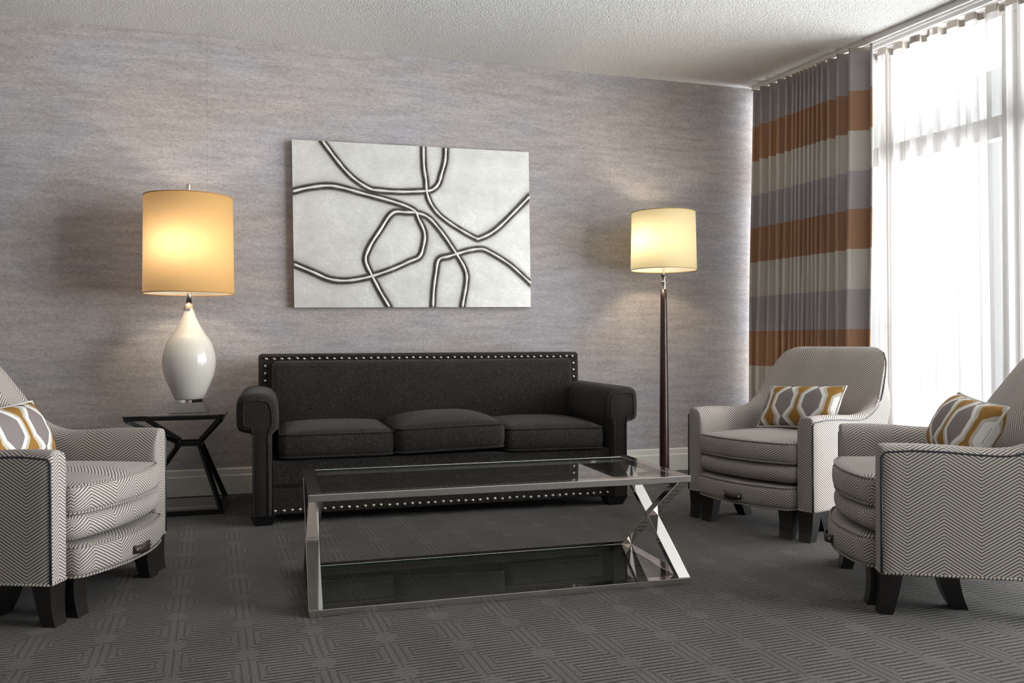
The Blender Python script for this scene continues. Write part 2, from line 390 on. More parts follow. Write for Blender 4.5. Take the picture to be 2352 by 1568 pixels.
# ------------------------------------------------------------------ room shell
XL, YF = -3.3, -2.6
T0 = Vector((3.424, 5.204, 0)); TD = Vector((.1063, -.9943, 0)); TN = Vector((.9943, .1063, 0))
def WP(a, off, z): p = T0 + TD * a + TN * off; return Vector((p.x, p.y, z))
WOFF = .25
ANG = math.atan2(TD.y, TD.x)
g = G(); g.poly([(XL - .1, YF - .1, 0), (4.8, YF - .1, 0), (4.8, WALL_Y + .1, 0), (XL - .1, WALL_Y + .1, 0)]); struct(g.build('floor', M['carpet']))
g = G(); g.box(XL - .1, 4.72, YF - .1, WALL_Y + .1, H, H + .1); struct(g.build('ceiling', M['ceiling']))
g = G(); g.box(XL - .1, 3.80, WALL_Y, WALL_Y + .1, 0, H); struct(g.build('wall_back', M['wall']))
g = G(); g.box(XL - .1, XL, YF, WALL_Y, 0, H); struct(g.build('wall_left', M['paint']))
g = G(); g.box(XL - .1, 4.72, YF - .1, YF, 0, H); struct(g.build('wall_front', simple('pale_painted_wall', (.74, .70, .67), .8)))
# skirting with a stepped top
g = G()
prof = [(0, 0), (-.018, 0), (-.018, .108), (-.013, .115), (-.013, .146), (-.008, .153), (0, .153)]
P = [[(x, WALL_Y + d, z) for d, z in prof] for x in (XL, 3.62)]
g.grid(P, None, smooth=False, flip=True); struct(g.build('baseboard_back', M['trim']))
# right-hand wall: glazing from the corner, then plain wall nearer the camera
ALONG_END, ALONG_WALL = 5.6, 7.95
g = G()
A_, B_ = WP(ALONG_END, WOFF - .04, 0), WP(ALONG_WALL, WOFF - .04, 0)
g.bar((A_.x, A_.y, H / 2), (B_.x, B_.y, H / 2), .12, H); struct(g.build('wall_right', M['paint']))
win = bpy.data.objects.new('window_1', None); COL.objects.link(win); struct(win); win.location = WP(0, WOFF, 0); win.rotation_euler = (0, 0, ANG)
# window local axes: x along the glazing (towards camera), y inward?  (y = rotated +90 deg) -> outward is local +y
def wbox(name, x0, x1, y0, y1, z0, z1, mat, bev=.004):
    g = G(); g.box(x0, x1, y0, y1, z0, z1); o = g.build(name, mat, win)
    if bev: bevel(o, bev)
    return o
wbox('window_header', -.08, ALONG_END, -.05, .05, 2.62, H, M['frame'])
wbox('window_sill', -.08, ALONG_END, -.05, .05, 0.0, .07, M['frame'])
TZ0, TZ1 = 1.978, 2.098
jambs = [(-.08, -.035), (.90, 1.005), (1.715, 1.86), (2.70, 2.80), (3.62, 3.72), (4.50, 4.62), (5.50, 5.60)]
for a, b in jambs: wbox('window_post', a, b, -.045, .045, .07, 2.62, M['frame'])
for (a, b), (c, d) in zip(jambs, jambs[1:]):
    wbox('window_transom', b, c, -.04, .04, TZ0, TZ1, M['frame'])
    wbox('window_pane', b, c, -.004, .004, .07, TZ0, M['pane'], 0)
    wbox('window_pane', b, c, -.004, .004, TZ1, 2.62, M['pane'], 0)
h = wbox('door_latch', 1.0, 1.05, -.075, -.045, .965, 1.005, M['frame'], .006); h['label'] = 'small grey latch on the sliding pane'
wbox('latch_plate', .985, 1.02, -.06, -.045, .73, 1.0, M['frame'], .003)
# balcony beyond the glass
g = G(); g.bar(WP(-1.5, WOFF + .36, -.06), WP(7.5, WOFF + .36, -.06), .6, .1); struct(g.build('balcony_floor', M['concrete']))

# curtain track on the ceiling
ct = thing('curtain_track', 'white double curtain track fixed to the ceiling above the window', 'curtain track', WP(0, 0, H), ANG)
for off in (0.0, .11):
    g = G(); g.box(-.03, 5.6, off - .028, off + .028, -.022, -.0005); o = g.build('rail', M['track'], ct)
    g2 = G(); g2.box(-.03, 5.6, off - .028, off - .022, -.034, -.020); g2.box(-.03, 5.6, off + .022, off + .028, -.034, -.020); g2.build('rail_lip', M['track'], ct)
g = G(); g.box(-.03, 5.6, .028, .082, -.010, -.0005); g.build('track_plate', M['track'], ct)

# drape (striped, stacked back at the corner)
edges = [-.018, .044, .142, .216, .304, .360, .413, .439, .475, .511, .546, .581, .630, .664, .726, .815, .931, 1.034]
g = G(); rows = 30; cols = []
for k in range(len(edges) - 1):
    for q in range(10):
        t = q / 10; cols.append((edges[k] + (edges[k + 1] - edges[k]) * t, k + t))
cols = [(a if ph < len(edges) - 2 else edges[-2] + (edges[-1] - edges[-2]) * (ph - len(edges) + 2) / 1.0, ph) for a, ph in cols]
P = []
rs = [random.uniform(.75, 1.1) for _ in edges] + [1]; dr = [random.uniform(-.02, .02) for _ in edges] + [0]
for i in range(rows + 1):
    z = .015 + (2.655 - .015) * i / rows; low = 1 - z / 2.655; row = []
    for a, ph in cols:
        k = int(min(ph, len(edges) - 2)); f = ph - k
        wdt = edges[min(k + 1, len(edges) - 1)] - edges[k]
        amp = (.046 + .30 * wdt) * (rs[k] * (1 - f) + rs[k + 1] * f)
        if k == len(edges) - 2: amp *= 1 - .80 * sst(.25, .70, f)
        w = math.cos(2 * PI * (f - .30)) + .22 * math.cos(4 * PI * (f - .05))
        off = amp * w * (.75 + .25 * low) + (dr[k] * (1 - f) + dr[k + 1] * f) * low * .8
        a2 = a + low * (-.022 + .042 * a) + .026 + .036 * a + .014 * math.sin(ph * 1.7 + z * 2.2) * low + .16 * wdt * math.sin(4 * PI * f)
        if a2 < -.035: off -= .0
        p = WP(max(a2, -.036), -.030 + off - .030 * low, z); row.append(p)
    P.append(row)
g.grid(P, None)
drape = g.build('striped_curtain', M['drape']); tag(drape, 'heavy curtain with grey, cream and rust stripes gathered in the room corner', 'curtain')
sm = drape.modifiers.new('thick', 'SOLIDIFY'); sm.thickness = .0025
# sheer curtain on the rear rail
g = G(); cols = []; a = .02; ph = 0
while a < 3.3:
    w = random.uniform(.100, .130)
    for q in range(14): cols.append((a + w * q / 14, ph + q / 14))
    a += w; ph += 1
P = []; rows = 16
jit = [random.uniform(.7, 1.25) for _ in range(80)]; jd = [random.uniform(-1, 1) for _ in range(80)]
for i in range(rows + 1):
    z = .012 + (2.650 - .012) * i / rows; low = 1 - z / 2.65; row = []
    for a, ph in cols:
        k = int(ph); f = ph - k; am = jit[k] * (1 - f) + jit[k + 1] * f
        s_ = math.sin(2 * PI * f)
        off = .11 + .030 * am * s_ * (1 - .35 * low) + .012 * low * math.sin(ph * .9 + 1) 
        shift = -.030 * math.sin(4 * PI * f) * .6 + .028 * low * (jd[k] * (1 - f) + jd[k + 1] * f)
        row.append(WP(a + shift, off, z))
    P.append(row)
g.grid(P, None)
sh = g.build('sheer_curtain', M['sheer']); tag(sh, 'white translucent sheer curtain hanging across the bright window', 'curtain')
g = G(); tops = [(p.x, p.y) for p in P[-1]]
for (x1, y1), (x2, y2) in zip(tops, tops[1:]):
    b = len(g.v); g.v.extend([(x1, y1, 2.612), (x2, y2, 2.612), (x2, y2, 2.652), (x1, y1, 2.652)]); g.face(range(b, b + 4))
g.build('heading_tape', simple('heading_tape', (.55, .50, .44), .8), sh)

# ------------------------------------------------------------------ painting
pc = Vector(((.220 + 1.716) / 2, WALL_Y - .048, (2.121 + 1.1125) / 2)); PW, PH = 1.495, 1.0085
pt = thing('wall_painting', 'silver abstract relief painting with looping cords hung above the sofa', 'painting', pc)
pt.rotation_euler = (0, math.radians(-.62), 0)
def pp(u, v):      # crop pixel of the painting -> local x, z
    tl, tr, br, bl = (115, 103), (2050, 213), (2060, 1475), (124, 1482)
    s = (u - 118) / (2055 - 118)
    top = tl[1] + (tr[1] - tl[1]) * s; bot = bl[1] + (br[1] - bl[1]) * s
    # mild perspective: right side is farther away
    k = 1262 / 1379; sx = s / (k + (1 - k) * s) * k if False else s * (1 + .0) + .045 * s * (1 - s)
    return ((sx - .5) * PW, (.5 - (v - top) / (bot - top)) * PH)
ropes_px = [
    [(340, 113), (430, 250), (500, 345), (580, 430), (690, 505), (780, 522), (930, 532), (1060, 530), (1150, 525), (1200, 515), (1250, 470), (1278, 390), (1310, 280), (1318, 175)],
    [(1130, 160), (1133, 330), (1148, 440), (1152, 525), (1178, 615), (1240, 705), (1330, 780), (1450, 855), (1560, 912), (1600, 915), (1700, 872), (1800, 800), (1930, 685), (2055, 575)],
    [(118, 530), (230, 500), (370, 482), (480, 498), (620, 540), (800, 590), (950, 638), (1050, 688), (1085, 760), (1130, 870), (1120, 975), (1085, 1065), (1000, 1105), (880, 1160), (740, 1212), (620, 1245), (500, 1262), (380, 1250), (250, 1190), (118, 1128)],
    [(835, 1476), (765, 1350), (705, 1225), (655, 1095), (690, 980), (770, 850), (870, 708), (980, 700), (1065, 706), (1150, 735), (1220, 800), (1310, 915), (1400, 1050), (1450, 1130), (1480, 1210), (1475, 1300), (1455, 1400), (1440, 1476)],
    [(1190, 1476), (1200, 1330), (1220, 1200), (1245, 1090), (1330, 1062), (1410, 1038), (1520, 1010), (1620, 1003), (1700, 1035), (1850, 1120), (1960, 1205), (2058, 1285)],
]
ropes = []
for r in ropes_px:
    q = [pp(*p) for p in r]; q = [(max(-PW / 2, min(PW / 2, x)), max(-PH / 2, min(PH / 2, z))) for x, z in q]
    ropes.append([(v.x, v.y) for v in [Vector((a[0], a[1], 0)) for a in q]])
NX, NZ = 330, 224
xs = np.linspace(-PW / 2, PW / 2, NX); zs = np.linspace(-PH / 2, PH / 2, NZ)
XX, ZZ = np.meshgrid(xs, zs); dist = np.full(XX.shape, 9.0); sdist = np.full(XX.shape, 9.0)
dense = []
for r in ropes:
    dd = catmull([(x, 0, z) for x, z in r], 6); dense.append(dd)
    for a, b in zip(dd, dd[1:]):
        ax_, az, bx, bz = a.x, a.z, b.x, b.z; L2 = (bx - ax_) ** 2 + (bz - az) ** 2 + 1e-12
        t = np.clip(((XX - ax_) * (bx - ax_) + (ZZ - az) * (bz - az)) / L2, 0, 1)
        dist = np.minimum(dist, np.hypot(XX - ax_ - t * (bx - ax_), ZZ - az - t * (bz - az)))
rng = np.random.default_rng(3)
wig = sum(np.sin(XX * fx_ + ZZ * fz_ + ph_) for fx_, fz_, ph_ in rng.uniform(4, 26, (7, 3))) / 7
wid = .011 + .006 * wig
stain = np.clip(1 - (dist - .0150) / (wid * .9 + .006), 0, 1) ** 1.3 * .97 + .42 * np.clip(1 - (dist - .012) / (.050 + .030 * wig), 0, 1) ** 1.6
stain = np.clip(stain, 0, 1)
me = bpy.data.meshes.new('canvas')
V = np.stack([XX, np.full(XX.shape, 0.0), ZZ], -1).reshape(-1, 3)
ii = np.arange(NX * NZ).reshape(NZ, NX)
F = np.stack([ii[:-1, :-1], ii[:-1, 1:], ii[1:, 1:], ii[1:, :-1]], -1).reshape(-1, 4)
me.from_pydata(V.tolist(), [], F.tolist()); me.materials.append(M['canvas'])
at = me.attributes.new('stain', 'FLOAT', 'POINT'); at.data.foreach_set('value', stain.reshape(-1).astype(np.float32))
me.polygons.foreach_set('use_smooth', [True] * len(me.polygons)); me.update()
cv = bpy.data.objects.new('canvas', me); COL.objects.link(cv); cv.parent = pt
g = G(); g.box(-PW / 2, PW / 2, .0008, .046, -PH / 2, PH / 2); g.build('stretcher', M['canvas_side'], pt)
for dd in dense:
    rr = [.0080 + .0012 * math.sin(i * .9) + random.uniform(-.0005, .0005) for i in range(len(dd))]
    g = G(); g.tube([(p.x, -.003, p.z) for p in dd], .009, 8, rr=rr); g.build('relief_cord', M['rope'], pt)

# ------------------------------------------------------------------ sofa
SR = math.atan2(4.205 - 4.25, 1.957)
sofa = thing('sofa', 'dark charcoal three-seat sofa with rolled arms and brass-coloured nailhead trim', 'sofa', (.962, 4.228, 0), SR)
def seamtube(gg, path, r=.004, closed=False): gg.tube(path, r, 6, closed)
# arms: sections lofted from front to back
armprof = [(.885, .05), (.885, .25), (.885, .44), (.874, .456), (.856, .47), (.851, .51), (.853, .55), (.858, .585), (.869, .613), (.888, .634), (.915, .645), (.950, .649), (.990, .648), (1.020, .642),
           (1.040, .628), (1.050, .603), (1.053, .565), (1.053, .525), (1.051, .490), (1.042, .467), (1.018, .456), (.990, .451), (.978, .442), (.978, .25), (.978, .05)]
def offset_prof(pr, d, wts):
    n = len(pr); out = []
    for i in range(n):
        a, b = pr[max(i - 1, 0)], pr[min(i + 1, n - 1)]
        tx, tz = b[0] - a[0], b[1] - a[1]; L = math.hypot(tx, tz); nx, nz = tz / L, -tx / L   # towards inside
        out.append((pr[i][0] + nx * d * wts[i], pr[i][1] + nz * d * wts[i] if 0 < i < n - 1 else pr[i][1]))
    return out
wts = [.55 if z < .45 and x < .9 else (.15 if z < .445 and x > .95 else 1.0) for x, z in armprof]
for sx in (-1, 1):
    g = G(); P = []
    for ph in range(0, 91, 15):
        th = math.radians(ph); d = .034 * (1 - math.sin(th)); y = .046 * (1 - math.cos(th))
        P.append([(sx * x, y, z) for x, z in offset_prof(armprof, d, wts)])
    P += [[(sx * x, y, z) for x, z in armprof] for y in (.2, .4, .6, .80)]
    g.grid(P, None); g.poly(P[0]); g.poly(P[-1][::-1])
    arm = g.build('arm', M['sofa'], sofa); sharp(arm, 50)
    g = G(); seamtube(g, [(p[0], -.001, p[2]) for p in P[0]], .0042)
    seamtube(g, [(p[0], .004, p[2] + .0) for p in [(sx * x, 0, z) for x, z in offset_prof(armprof, .025, wts)]], .003)
    g.build('arm_welt', M['sofa'], arm)
# base rails
def railfn(p, lo): return p
g = G(); g.rbox((0, .40, .25), (.89, .375, .06), .012, (10, 3, 1)); g.build('seat_rail', M['sofa'], sofa)
g = G(); g.rbox((0, .398, .12), (.888, .375, .07), .008, (10, 3, 1)); g.tube([(-.885, .022, .188), (.885, .022, .188)], .003, 6)
rail = g.build('lower_rail', M['sofa'], sofa)
# back frame with nailhead border
def bf(p, lo): return (p.x, p.y + .05 * (p.z - .5), p.z)
g = G(); g.rbox((0, .77, .44), (.962, .075, .39), .022, (12, 2, 6), 3, bf)
sofa_back = g.build('back_frame', M['sofa'], sofa)
g = G(); g.rbox((0, .685, .585), (.888, .085, .205), .035, (14, 2, 8), 4, lambda p, lo: (p.x, p.y + .06 * (p.z - .5) - .035 * (1 - lo[0] ** 4) * (1 - lo[2] ** 2) * (lo[1] < 0), p.z))
g.build('back_cushion', M['sofa'], sofa)
g = G(); path = []
for x, z in [(-.945, .13), (-.945, .812), (.945, .812), (.945, .13)]: path.append((x, .690 + .05 * (z - .5), z))
seamtube(g, path[1:3], .003); g.build('back_welt', M['sofa'], sofa_back)
# seat cushions
for k, (x0, x1, zt, zb, yf, tilt) in enumerate([(-.855, -.283, .452, .318, .005, 0), (-.283, .292, .463, .322, -.012, .012), (.292, .855, .445, .310, .010, -.004)]):
    cx_, hx = (x0 + x1) / 2, (x1 - x0) / 2 - .003; zc, hz = (zt + zb) / 2, (zt - zb) / 2; yb = .62; yc, hy = (yf + yb) / 2, (yb - yf) / 2
    cr = [.026, .048, .030][k]
    def cf(p, lo, cx_=cx_, hx=hx, cr=cr, tilt=tilt):
        ex = 1 - min(1, abs(lo[0])) ** 3; ey = 1 - min(1, abs(lo[1])) ** 3
        z = p.z + (cr * ex * ey if lo[2] > 0 else 0) + tilt * (1 + lo[0]) * .6 * (lo[1] < 2)
        y = p.y - (.016 * ex * (1 - lo[2] ** 2) if lo[1] < 0 else 0)
        x = p.x + (.010 * (1 - lo[2] ** 2) * (1 - abs(lo[1]) ** 4) * (1 if lo[0] > 0 else -1) * (abs(lo[0]) > .8))
        return (x, y, z)
    g = G(); g.rbox((cx_, yc, zc), (hx, hy, hz), .042, (10, 8, 3), 4, cf)
    cu = g.build('seat_cushion', M['sofa'], sofa)
    g = G()
    for sgn in (1, -1):
        hh = hz - .012; path = []
        R = .042
        for (qx, qy, a0) in ((1, 1, 0), (-1, 1, 90), (-1, -1, 180), (1, -1, 270)):
            for q in range(6):
                th = math.radians(a0 + 90 * q / 5); rr_ = R * .95
                lx, ly = qx * (hx - R) + rr_ * math.cos(th), qy * (hy - R) + rr_ * math.sin(th)
                if path and q == 0:     # densify straights
                    a = path[-1]
                    for s_ in range(1, 8): path.append((a[0] + (lx - a[0]) * s_ / 8, a[1] + (ly - a[1]) * s_ / 8))
                path.append((lx, ly))
        a, b = path[-1], path[0]
        for s_ in range(1, 8): path.append((a[0] + (b[0] - a[0]) * s_ / 8, a[1] + (b[1] - a[1]) * s_ / 8))
        pts = []
        for lx, ly in path:
            p = Vector((cx_ + lx, yc + ly, zc + sgn * hh)); pts.append(cf(p, (lx / hx, ly / hy, sgn * .92)))
        g.tube(pts, .0048, 6, True)
    g.build('cushion_welt', M['sofa'], cu)
# feet
for x, y in ((-.925, .07), (.925, .07), (-.925, .76), (.925, .76)):
    g = G(); b = []
    for z, h_ in ((0, .040), (.052, .062)): b.append([(x - h_, y - h_, z), (x + h_, y - h_, z), (x + h_, y + h_, z), (x - h_, y + h_, z)])
    g.grid(b, None, cv=True, smooth=False); g.poly(b[0][::-1]); g.poly(b[1]); g.build('foot', M['foot'], sofa)
# nailheads
g = G(); g.lathe([(.0098, 0), (.0098, .0012), (.0086, .0042), (.0058, .0064), (.0024, .0074), (.0003, .0076)], 12)
nail0 = g.build('nailhead', M['nail'], rail)
first = True
def put_nail(x, y, z, parent):
    global first
    o = nail0 if first else nail0.copy()
    if not first: COL.objects.link(o)
    first = False
    o.parent = parent; o.location = (x, y, z); o.rotation_euler = (PI / 2, random.uniform(0, 6), 0)
for k in range(45): put_nail(-.872 + 1.744 * k / 44 + random.uniform(-.0025, .0025), .0225, .070 + random.uniform(-.002, .002), rail)
for k in range(45): put_nail(-.918 + 1.836 * k / 44 + random.uniform(-.002, .002), .6935 + .05 * (.797 - .5), .802 + random.uniform(-.002, .002), sofa_back)
for sx in (-1, 1):
    for k in range(3): put_nail(sx * .922, .6935 + .05 * (.26 - .042 * k), .760 - .042 * k, sofa_back)

# ------------------------------------------------------------------ armchairs
chair = thing('armchair', 'chevron-striped armchair beside the window, behind the coffee table\'s right end', 'armchair', (2.231, 3.498, 0), math.radians(-72.2), 'chevron armchairs')
CZ = .138
# outline of the side (depth, height, inset)
TOPL = [(0, .535, 0), (.10, .537, 0), (.20, .534, 0), (.30, .527, 0), (.385, .526, 0), (.45, .545, 0), (.51, .58, .005), (.55, .63, .012), (.60, .71, .03), (.64, .78, .048), (.655, .81, .062), (.668, .835, .079)]
def inset(z): return lerp_table([(.55, 0), (.58, .004), (.63, .012), (.71, .03), (.78, .048), (.81, .062), (.835, .079)], z)
ztop = [(y, z) for y, z, i in TOPL]
AW = .088
def arm_section(y, d=0.0):
    zt = lerp_table(ztop, y) + .022
    # outer bottom -> over the top -> inner bottom ; x measured from outer face inwards
    pts = [(0, CZ)] + [(0, CZ + (zt - .03 - CZ) * k / 6) for k in range(1, 7)]
    pts += [(.004, zt - .016), (.016, zt - .005), (.032, zt), (.050, zt - .002), (.066, zt - .012), (.078, zt - .028), (.085, zt - .050), (AW, zt - .085)]
    pts += [(AW, CZ + (zt - .085 - CZ) * k / 4) for k in range(3, -1, -1)]
    if d:
        cx_, cz_ = AW / 2, None
        pts = [(max(d, min(AW - d, x)), min(z, zt - d)) for x, z in pts]
    return pts
def arm_mesh(sx):
    g = G(); ys = [0.0, .004, .012, .04, .08, .12, .16, .20, .24, .28, .32, .36, .40, .43, .46, .49, .515, .535]
    P, UV = [], []
    for i, y in enumerate(ys):
        d = {0: .010, 1: .0035}.get(i, 0.0)
        sec = arm_section(max(y, .0), d); row = []; ru = []; L = CZ
        for j, (x, z) in enumerate(sec):
            if j: L += math.hypot(x - sec[j - 1][0], z - sec[j - 1][1])
            row.append((sx * (.37 - x - (inset(z) if j < 9 else 0)), y, z)); ru.append((y + .03, L))
        P.append(row); UV.append(ru)
    g.grid(P, UV)
    cap = P[0]; g.poly(cap, [(p[0] - sx * (.37 - AW / 2), p[2]) for p in cap])
    g.poly(P[-1][::-1])
    return g
# backrest
BACKF = [(.42, CZ), (.425, .30), (.445, .42), (.472, .49), (.505, .555), (.542, .62), (.572, .68), (.600, .73), (.628, .78), (.650, .815), (.668, .840), (.690, .857), (.715, .862)]
BACKR = [(.738, .857), (.750, .840), (.745, .81), (.725, .76), (.695, .70), (.662, .64), (.628, .58), (.597, .52), (.572, .45), (.562, .36), (.556, .28), (.552, .20), (.548, CZ)]
def hw(z): return lerp_table([(.55, .365), (.58, .361), (.63, .353), (.71, .335), (.78, .319), (.80, .312), (.82, .302), (.835, .290), (.848, .272), (.857, .245), (.862, .215)], z)
g = G(); P, UV = [], []; prof = BACKF + BACKR; NT = 28; L = 0
for j, (y, z) in enumerate(prof):
    if j: L += math.hypot(y - prof[j - 1][0], z - prof[j - 1][1])
    row, ru = [], []
    for i in range(NT + 1):
        t = -1 + 2 * i / NT; w = hw(z) - (.040 * sst(.55, .72, z) if j >= len(BACKF) else 0)
        yy = y
        if j < len(BACKF):
            e = sst(.70, 1.0, abs(t)); yy -= .055 * e * (1 - sst(.50, .66, z)) * sst(.30, .45, z)
            yy -= .016 * (1 - t * t) * sst(.40, .55, z) * (1 - sst(.78, .86, z))
            yy += .012 * (abs(t) ** 6) * sst(.66, .80, z)
        row.append((t * w, yy, z)); ru.append((t * .36, L))
    P.append(row); UV.append(ru)
g.grid(P, UV)
nb_ = len(BACKF)
for e in (0, NT):
    pf = [P[j][e] for j in range(nb_)]; pr = [P[j][e] for j in range(nb_, len(prof))][::-1]
    rows_ = [pf, [tuple((Vector(a) * .5 + Vector(b) * .5)) for a, b in zip(pf, pr)], pr]
    g.grid(rows_, [[(p[1] + .03, p[2]) for p in r] for r in rows_], flip=(e == 0))
g.poly(P[0]); 
back = g.build('backrest', M['chev'], chair); sharp(back, 48)
for sx in (-1, 1):
    a = arm_mesh(sx).build('arm', M['chev'], chair); sharp(a, 50)
    g = G(); xo = sx * .3674
    path = [(xo, .002, CZ), (xo, .002, .25), (xo, .002, .40), (xo, .002, .515), (xo, .012, .530)]
    crv = catmull([(sx * (.3668 - i_), y + .012 * sst(.45, .6, y), z) for y, z, i_ in TOPL[1:]], 4)
    path += [tuple(p) for p in crv]
    g.tube(path, .0038, 8); g.build('piping', M['welt'], a)
# bowed fronts
def bow(x, hx=.285, k=.058): return k * (1 - min(1, (x / hx) ** 2))
def seatfn(p, lo):
    z = p.z + (.026 * (1 - lo[0] ** 2) * (1 - abs(lo[1]) ** 3) if lo[2] > 0 else 0)
    f = max(0, (1 - lo[1]) / 2); y = p.y - bow(p.x) * f - (.008 * (1 - lo[2] ** 2) * (lo[1] < -.6))
    return (p.x, y, z)
def edge_path(hx, y0, y1, z, fn, zrel, ymin_only=True):
    pts = []
    for k in range(5): pts.append((hx, y1 + (y0 + .03 - y1) * k / 4))
    for k in range(1, 6): th = math.radians(90 * k / 5); pts.append((hx - .03 + .03 * math.cos(th), y0 + .03 - .03 * math.sin(th)))
    left = [(-x, y) for x, y in pts[::-1]]
    mid = [((hx - .03) + (-2 * (hx - .03)) * k / 16, y0) for k in range(1, 16)]
    return pts + mid + left
def soft_box(name, hx, y0, y1, z0, z1, r, fn, cordz, parent):
    yc, hy, zc, hz = (y0 + y1) / 2, (y1 - y0) / 2, (z0 + z1) / 2, (z1 - z0) / 2
    g = G(); g.rbox((0, yc, zc), (hx, hy, hz), r, (14, 8, 3), 4, fn); o = g.build(name, M['chev'], parent)
    for zz in cordz:
        g = G(); pts = []
        for x, y in edge_path(hx - .004, y0 + .004, y1 - .05, zz, fn, 0):
            lo = (x / hx, (y - yc) / hy, (zz - zc) / hz)
            q = fn(Vector((x, y, zz)), (max(-1, min(1, lo[0])), max(-1, min(1, lo[1])), lo[2] * .9)); pts.append(q)
        g.tube(pts, .0042, 8); g.build('welt_cord', M['cord'], o)
    return o
soft_box('seat_cushion', .281, -.012, .465, .337, .432, .022, seatfn, (.428, .341), chair)
def rollfn(p, lo):
    f = max(0, (1 - lo[1]) / 2); return (p.x, p.y - bow(p.x, .285, .052) * f - .012 * (1 - lo[2] ** 2) * (lo[1] < -.5), p.z)
soft_box('front_rail', .281, -.006, .40, .248, .336, .034, rollfn, (), chair)
# pull-out footstool nested under the seat
def ottfn(p, lo):
    f = max(0, (1 - lo[1]) / 2); return (p.x, p.y - bow(p.x, .285, .062) * f - .006 * (1 - lo[2] ** 2) * (lo[1] < -.5), p.z)
ott = soft_box('footstool', .276, -.026, .36, .132, .236, .024, ottfn, (.231, .1345), chair)
ott['label'] = 'pull-out footstool drawer with leather pull'
g = G(); path = [(-.052, -.098, .172), (-.044, -.104, .171), (-.03, -.112, .169), (0, -.116, .168), (.03, -.112, .169), (.044, -.104, .171), (.052, -.098, .172)]
hd = []
for p in path: hd.append([(p[0], p[1], p[2] + dz) for dz in (-.0145, .0145)] )
inner = [[(q[0], q[1] + .004, q[2]) for q in r[::-1]] for r in hd]
g.grid([a + b for a, b in zip(hd, inner)], None, cv=True); g.poly((hd[0] + inner[0])[::-1]); g.poly(hd[-1] + inner[-1])
for sx in (-1, 1): g.rbox((sx * .044, -.1055, .171), (.0055, .003, .0055), .0028, (1, 1, 1), 3, None, 1)
hnd = g.build('handle', [M['leather'], M['nickel']], ott); hnd['label'] = 'brown leather pull with two metal rivets'
def leg_mesh(x, w0, w1, prof_f, prof_b, h):
    """tapered curved leg: profile of front and back edges (y) against height fraction"""
    g = G(); P = []
    for k in range(9):
        t = k / 8; z = h * t; w = w1 + (w0 - w1) * t ** .8
        yf, yb = lerp_table(prof_f, t), lerp_table(prof_b, t)
        P.append([(x - w / 2, yf, z), (x + w / 2, yf, z), (x + w / 2, yb, z), (x - w / 2, yb, z)])
    g.grid(P, None, cv=True, smooth=False, flip=True); g.poly(P[0]); g.poly(P[-1][::-1]); return g
for sx in (-1, 1):
    leg_mesh(sx * .325, .082, .058, [(0, -.004), (.25, .003), (.5, .006), (.75, .006), (1, .004)], [(0, .040), (.25, .048), (.5, .056), (.75, .063), (1, .067)], .142).build('leg', M['legs'], chair)
    leg_mesh(sx * .325, .07, .05, [(0, .532), (.3, .510), (.6, .496), (1, .486)], [(0, .580), (.3, .562), (.6, .550), (1, .543)], .142).build('leg', M['legs'], chair)
    leg_mesh(sx * .232, .080, .056, [(0, -.022), (.25, -.014), (.5, -.011), (.75, -.011), (1, -.013)], [(0, .022), (.25, .031), (.5, .040), (.75, .048), (1, .052)], .138).build('footstool_leg', M['legs'], ott)
    leg_mesh(sx * .232, .066, .050, [(0, .245), (.3, .222), (.6, .208), (1, .196)], [(0, .296), (.3, .280), (.6, .270), (1, .262)], .138).build('footstool_leg', M['legs'], ott)
# twisted cord along the hem
g = G(); xo = .371
for sx in (-1, 1):
    g.tube([(sx * .284, .004, CZ), (sx * .30, -.001, CZ), (sx * .36, -.001, CZ), (sx * xo, .008, CZ), (sx * xo, .2, CZ), (sx * xo, .4, CZ), (sx * xo, .5, CZ), (sx * .368, .545, CZ)], .0044, 8)
g.tube([(-.366, .548, CZ), (.366, .548, CZ)], .0044, 8)
g.build('hem_cord', M['cord'], chair)
def place_chair(loc, rz, label):
    c = copy_tree(chair); c.location = loc; c.rotation_euler = (0, 0, math.radians(rz)); c['label'] = label; return c
place_chair((2.116, 2.585, 0), -118.2, 'chevron-striped armchair cut by the right edge, its side facing the viewer')
place_chair((-.477, 3.276, 0), 68.5, 'chevron-striped armchair at the left edge, in front of the black side table')

# lumbar pillows
def make_pillow():
    a, b, T = .228, .118, .070; n, k = 36, 22
    g = G()
    def pt_(u, v, s):
        x = a * u * (1 - .045 * (1 - v * v) ** 1.0 * abs(u) ** 3); y = b * v * (1 - .075 * (1 - u ** 2) ** 1.0 * abs(v) ** 3)
        th = T * ((1 - abs(u) ** 3.2) ** .62) * ((1 - abs(v) ** 2.6) ** .62)
        th *= 1 + .035 * math.sin(9 * u + 3 * v) * abs(u) + .03 * math.sin(14 * v + 4) * abs(u) ** 3
        return (x, y, s * th)
    for s in (1, -1):
        P = [[pt_(-1 + 2 * i / n, -1 + 2 * j / k, s) for j in range(k + 1)] for i in range(n + 1)]
        UV = [[(a * (-1 + 2 * i / n), b * (-1 + 2 * j / k)) for j in range(k + 1)] for i in range(n + 1)]
        g.grid(P, UV, flip=s < 0)
    o = g.build('lumbar_pillow', M['pillow'])
    g = G(); path = [pt_(-1 + 2 * i / n, -1, 0) for i in range(n)] + [pt_(1, -1 + 2 * j / k, 0) for j in range(k)] + [pt_(1 - 2 * i / n, 1, 0) for i in range(n)] + [pt_(-1, 1 - 2 * j / k, 0) for j in range(k)]
    g.tube(path, .0042, 6, True); g.build('piping', M['piping'], o)
    return o
pil = make_pillow()
tag(pil, 'grey, white and ochre ogee pillow leaning in the armchair beside the window', 'pillow', 'patterned lumbar pillows')
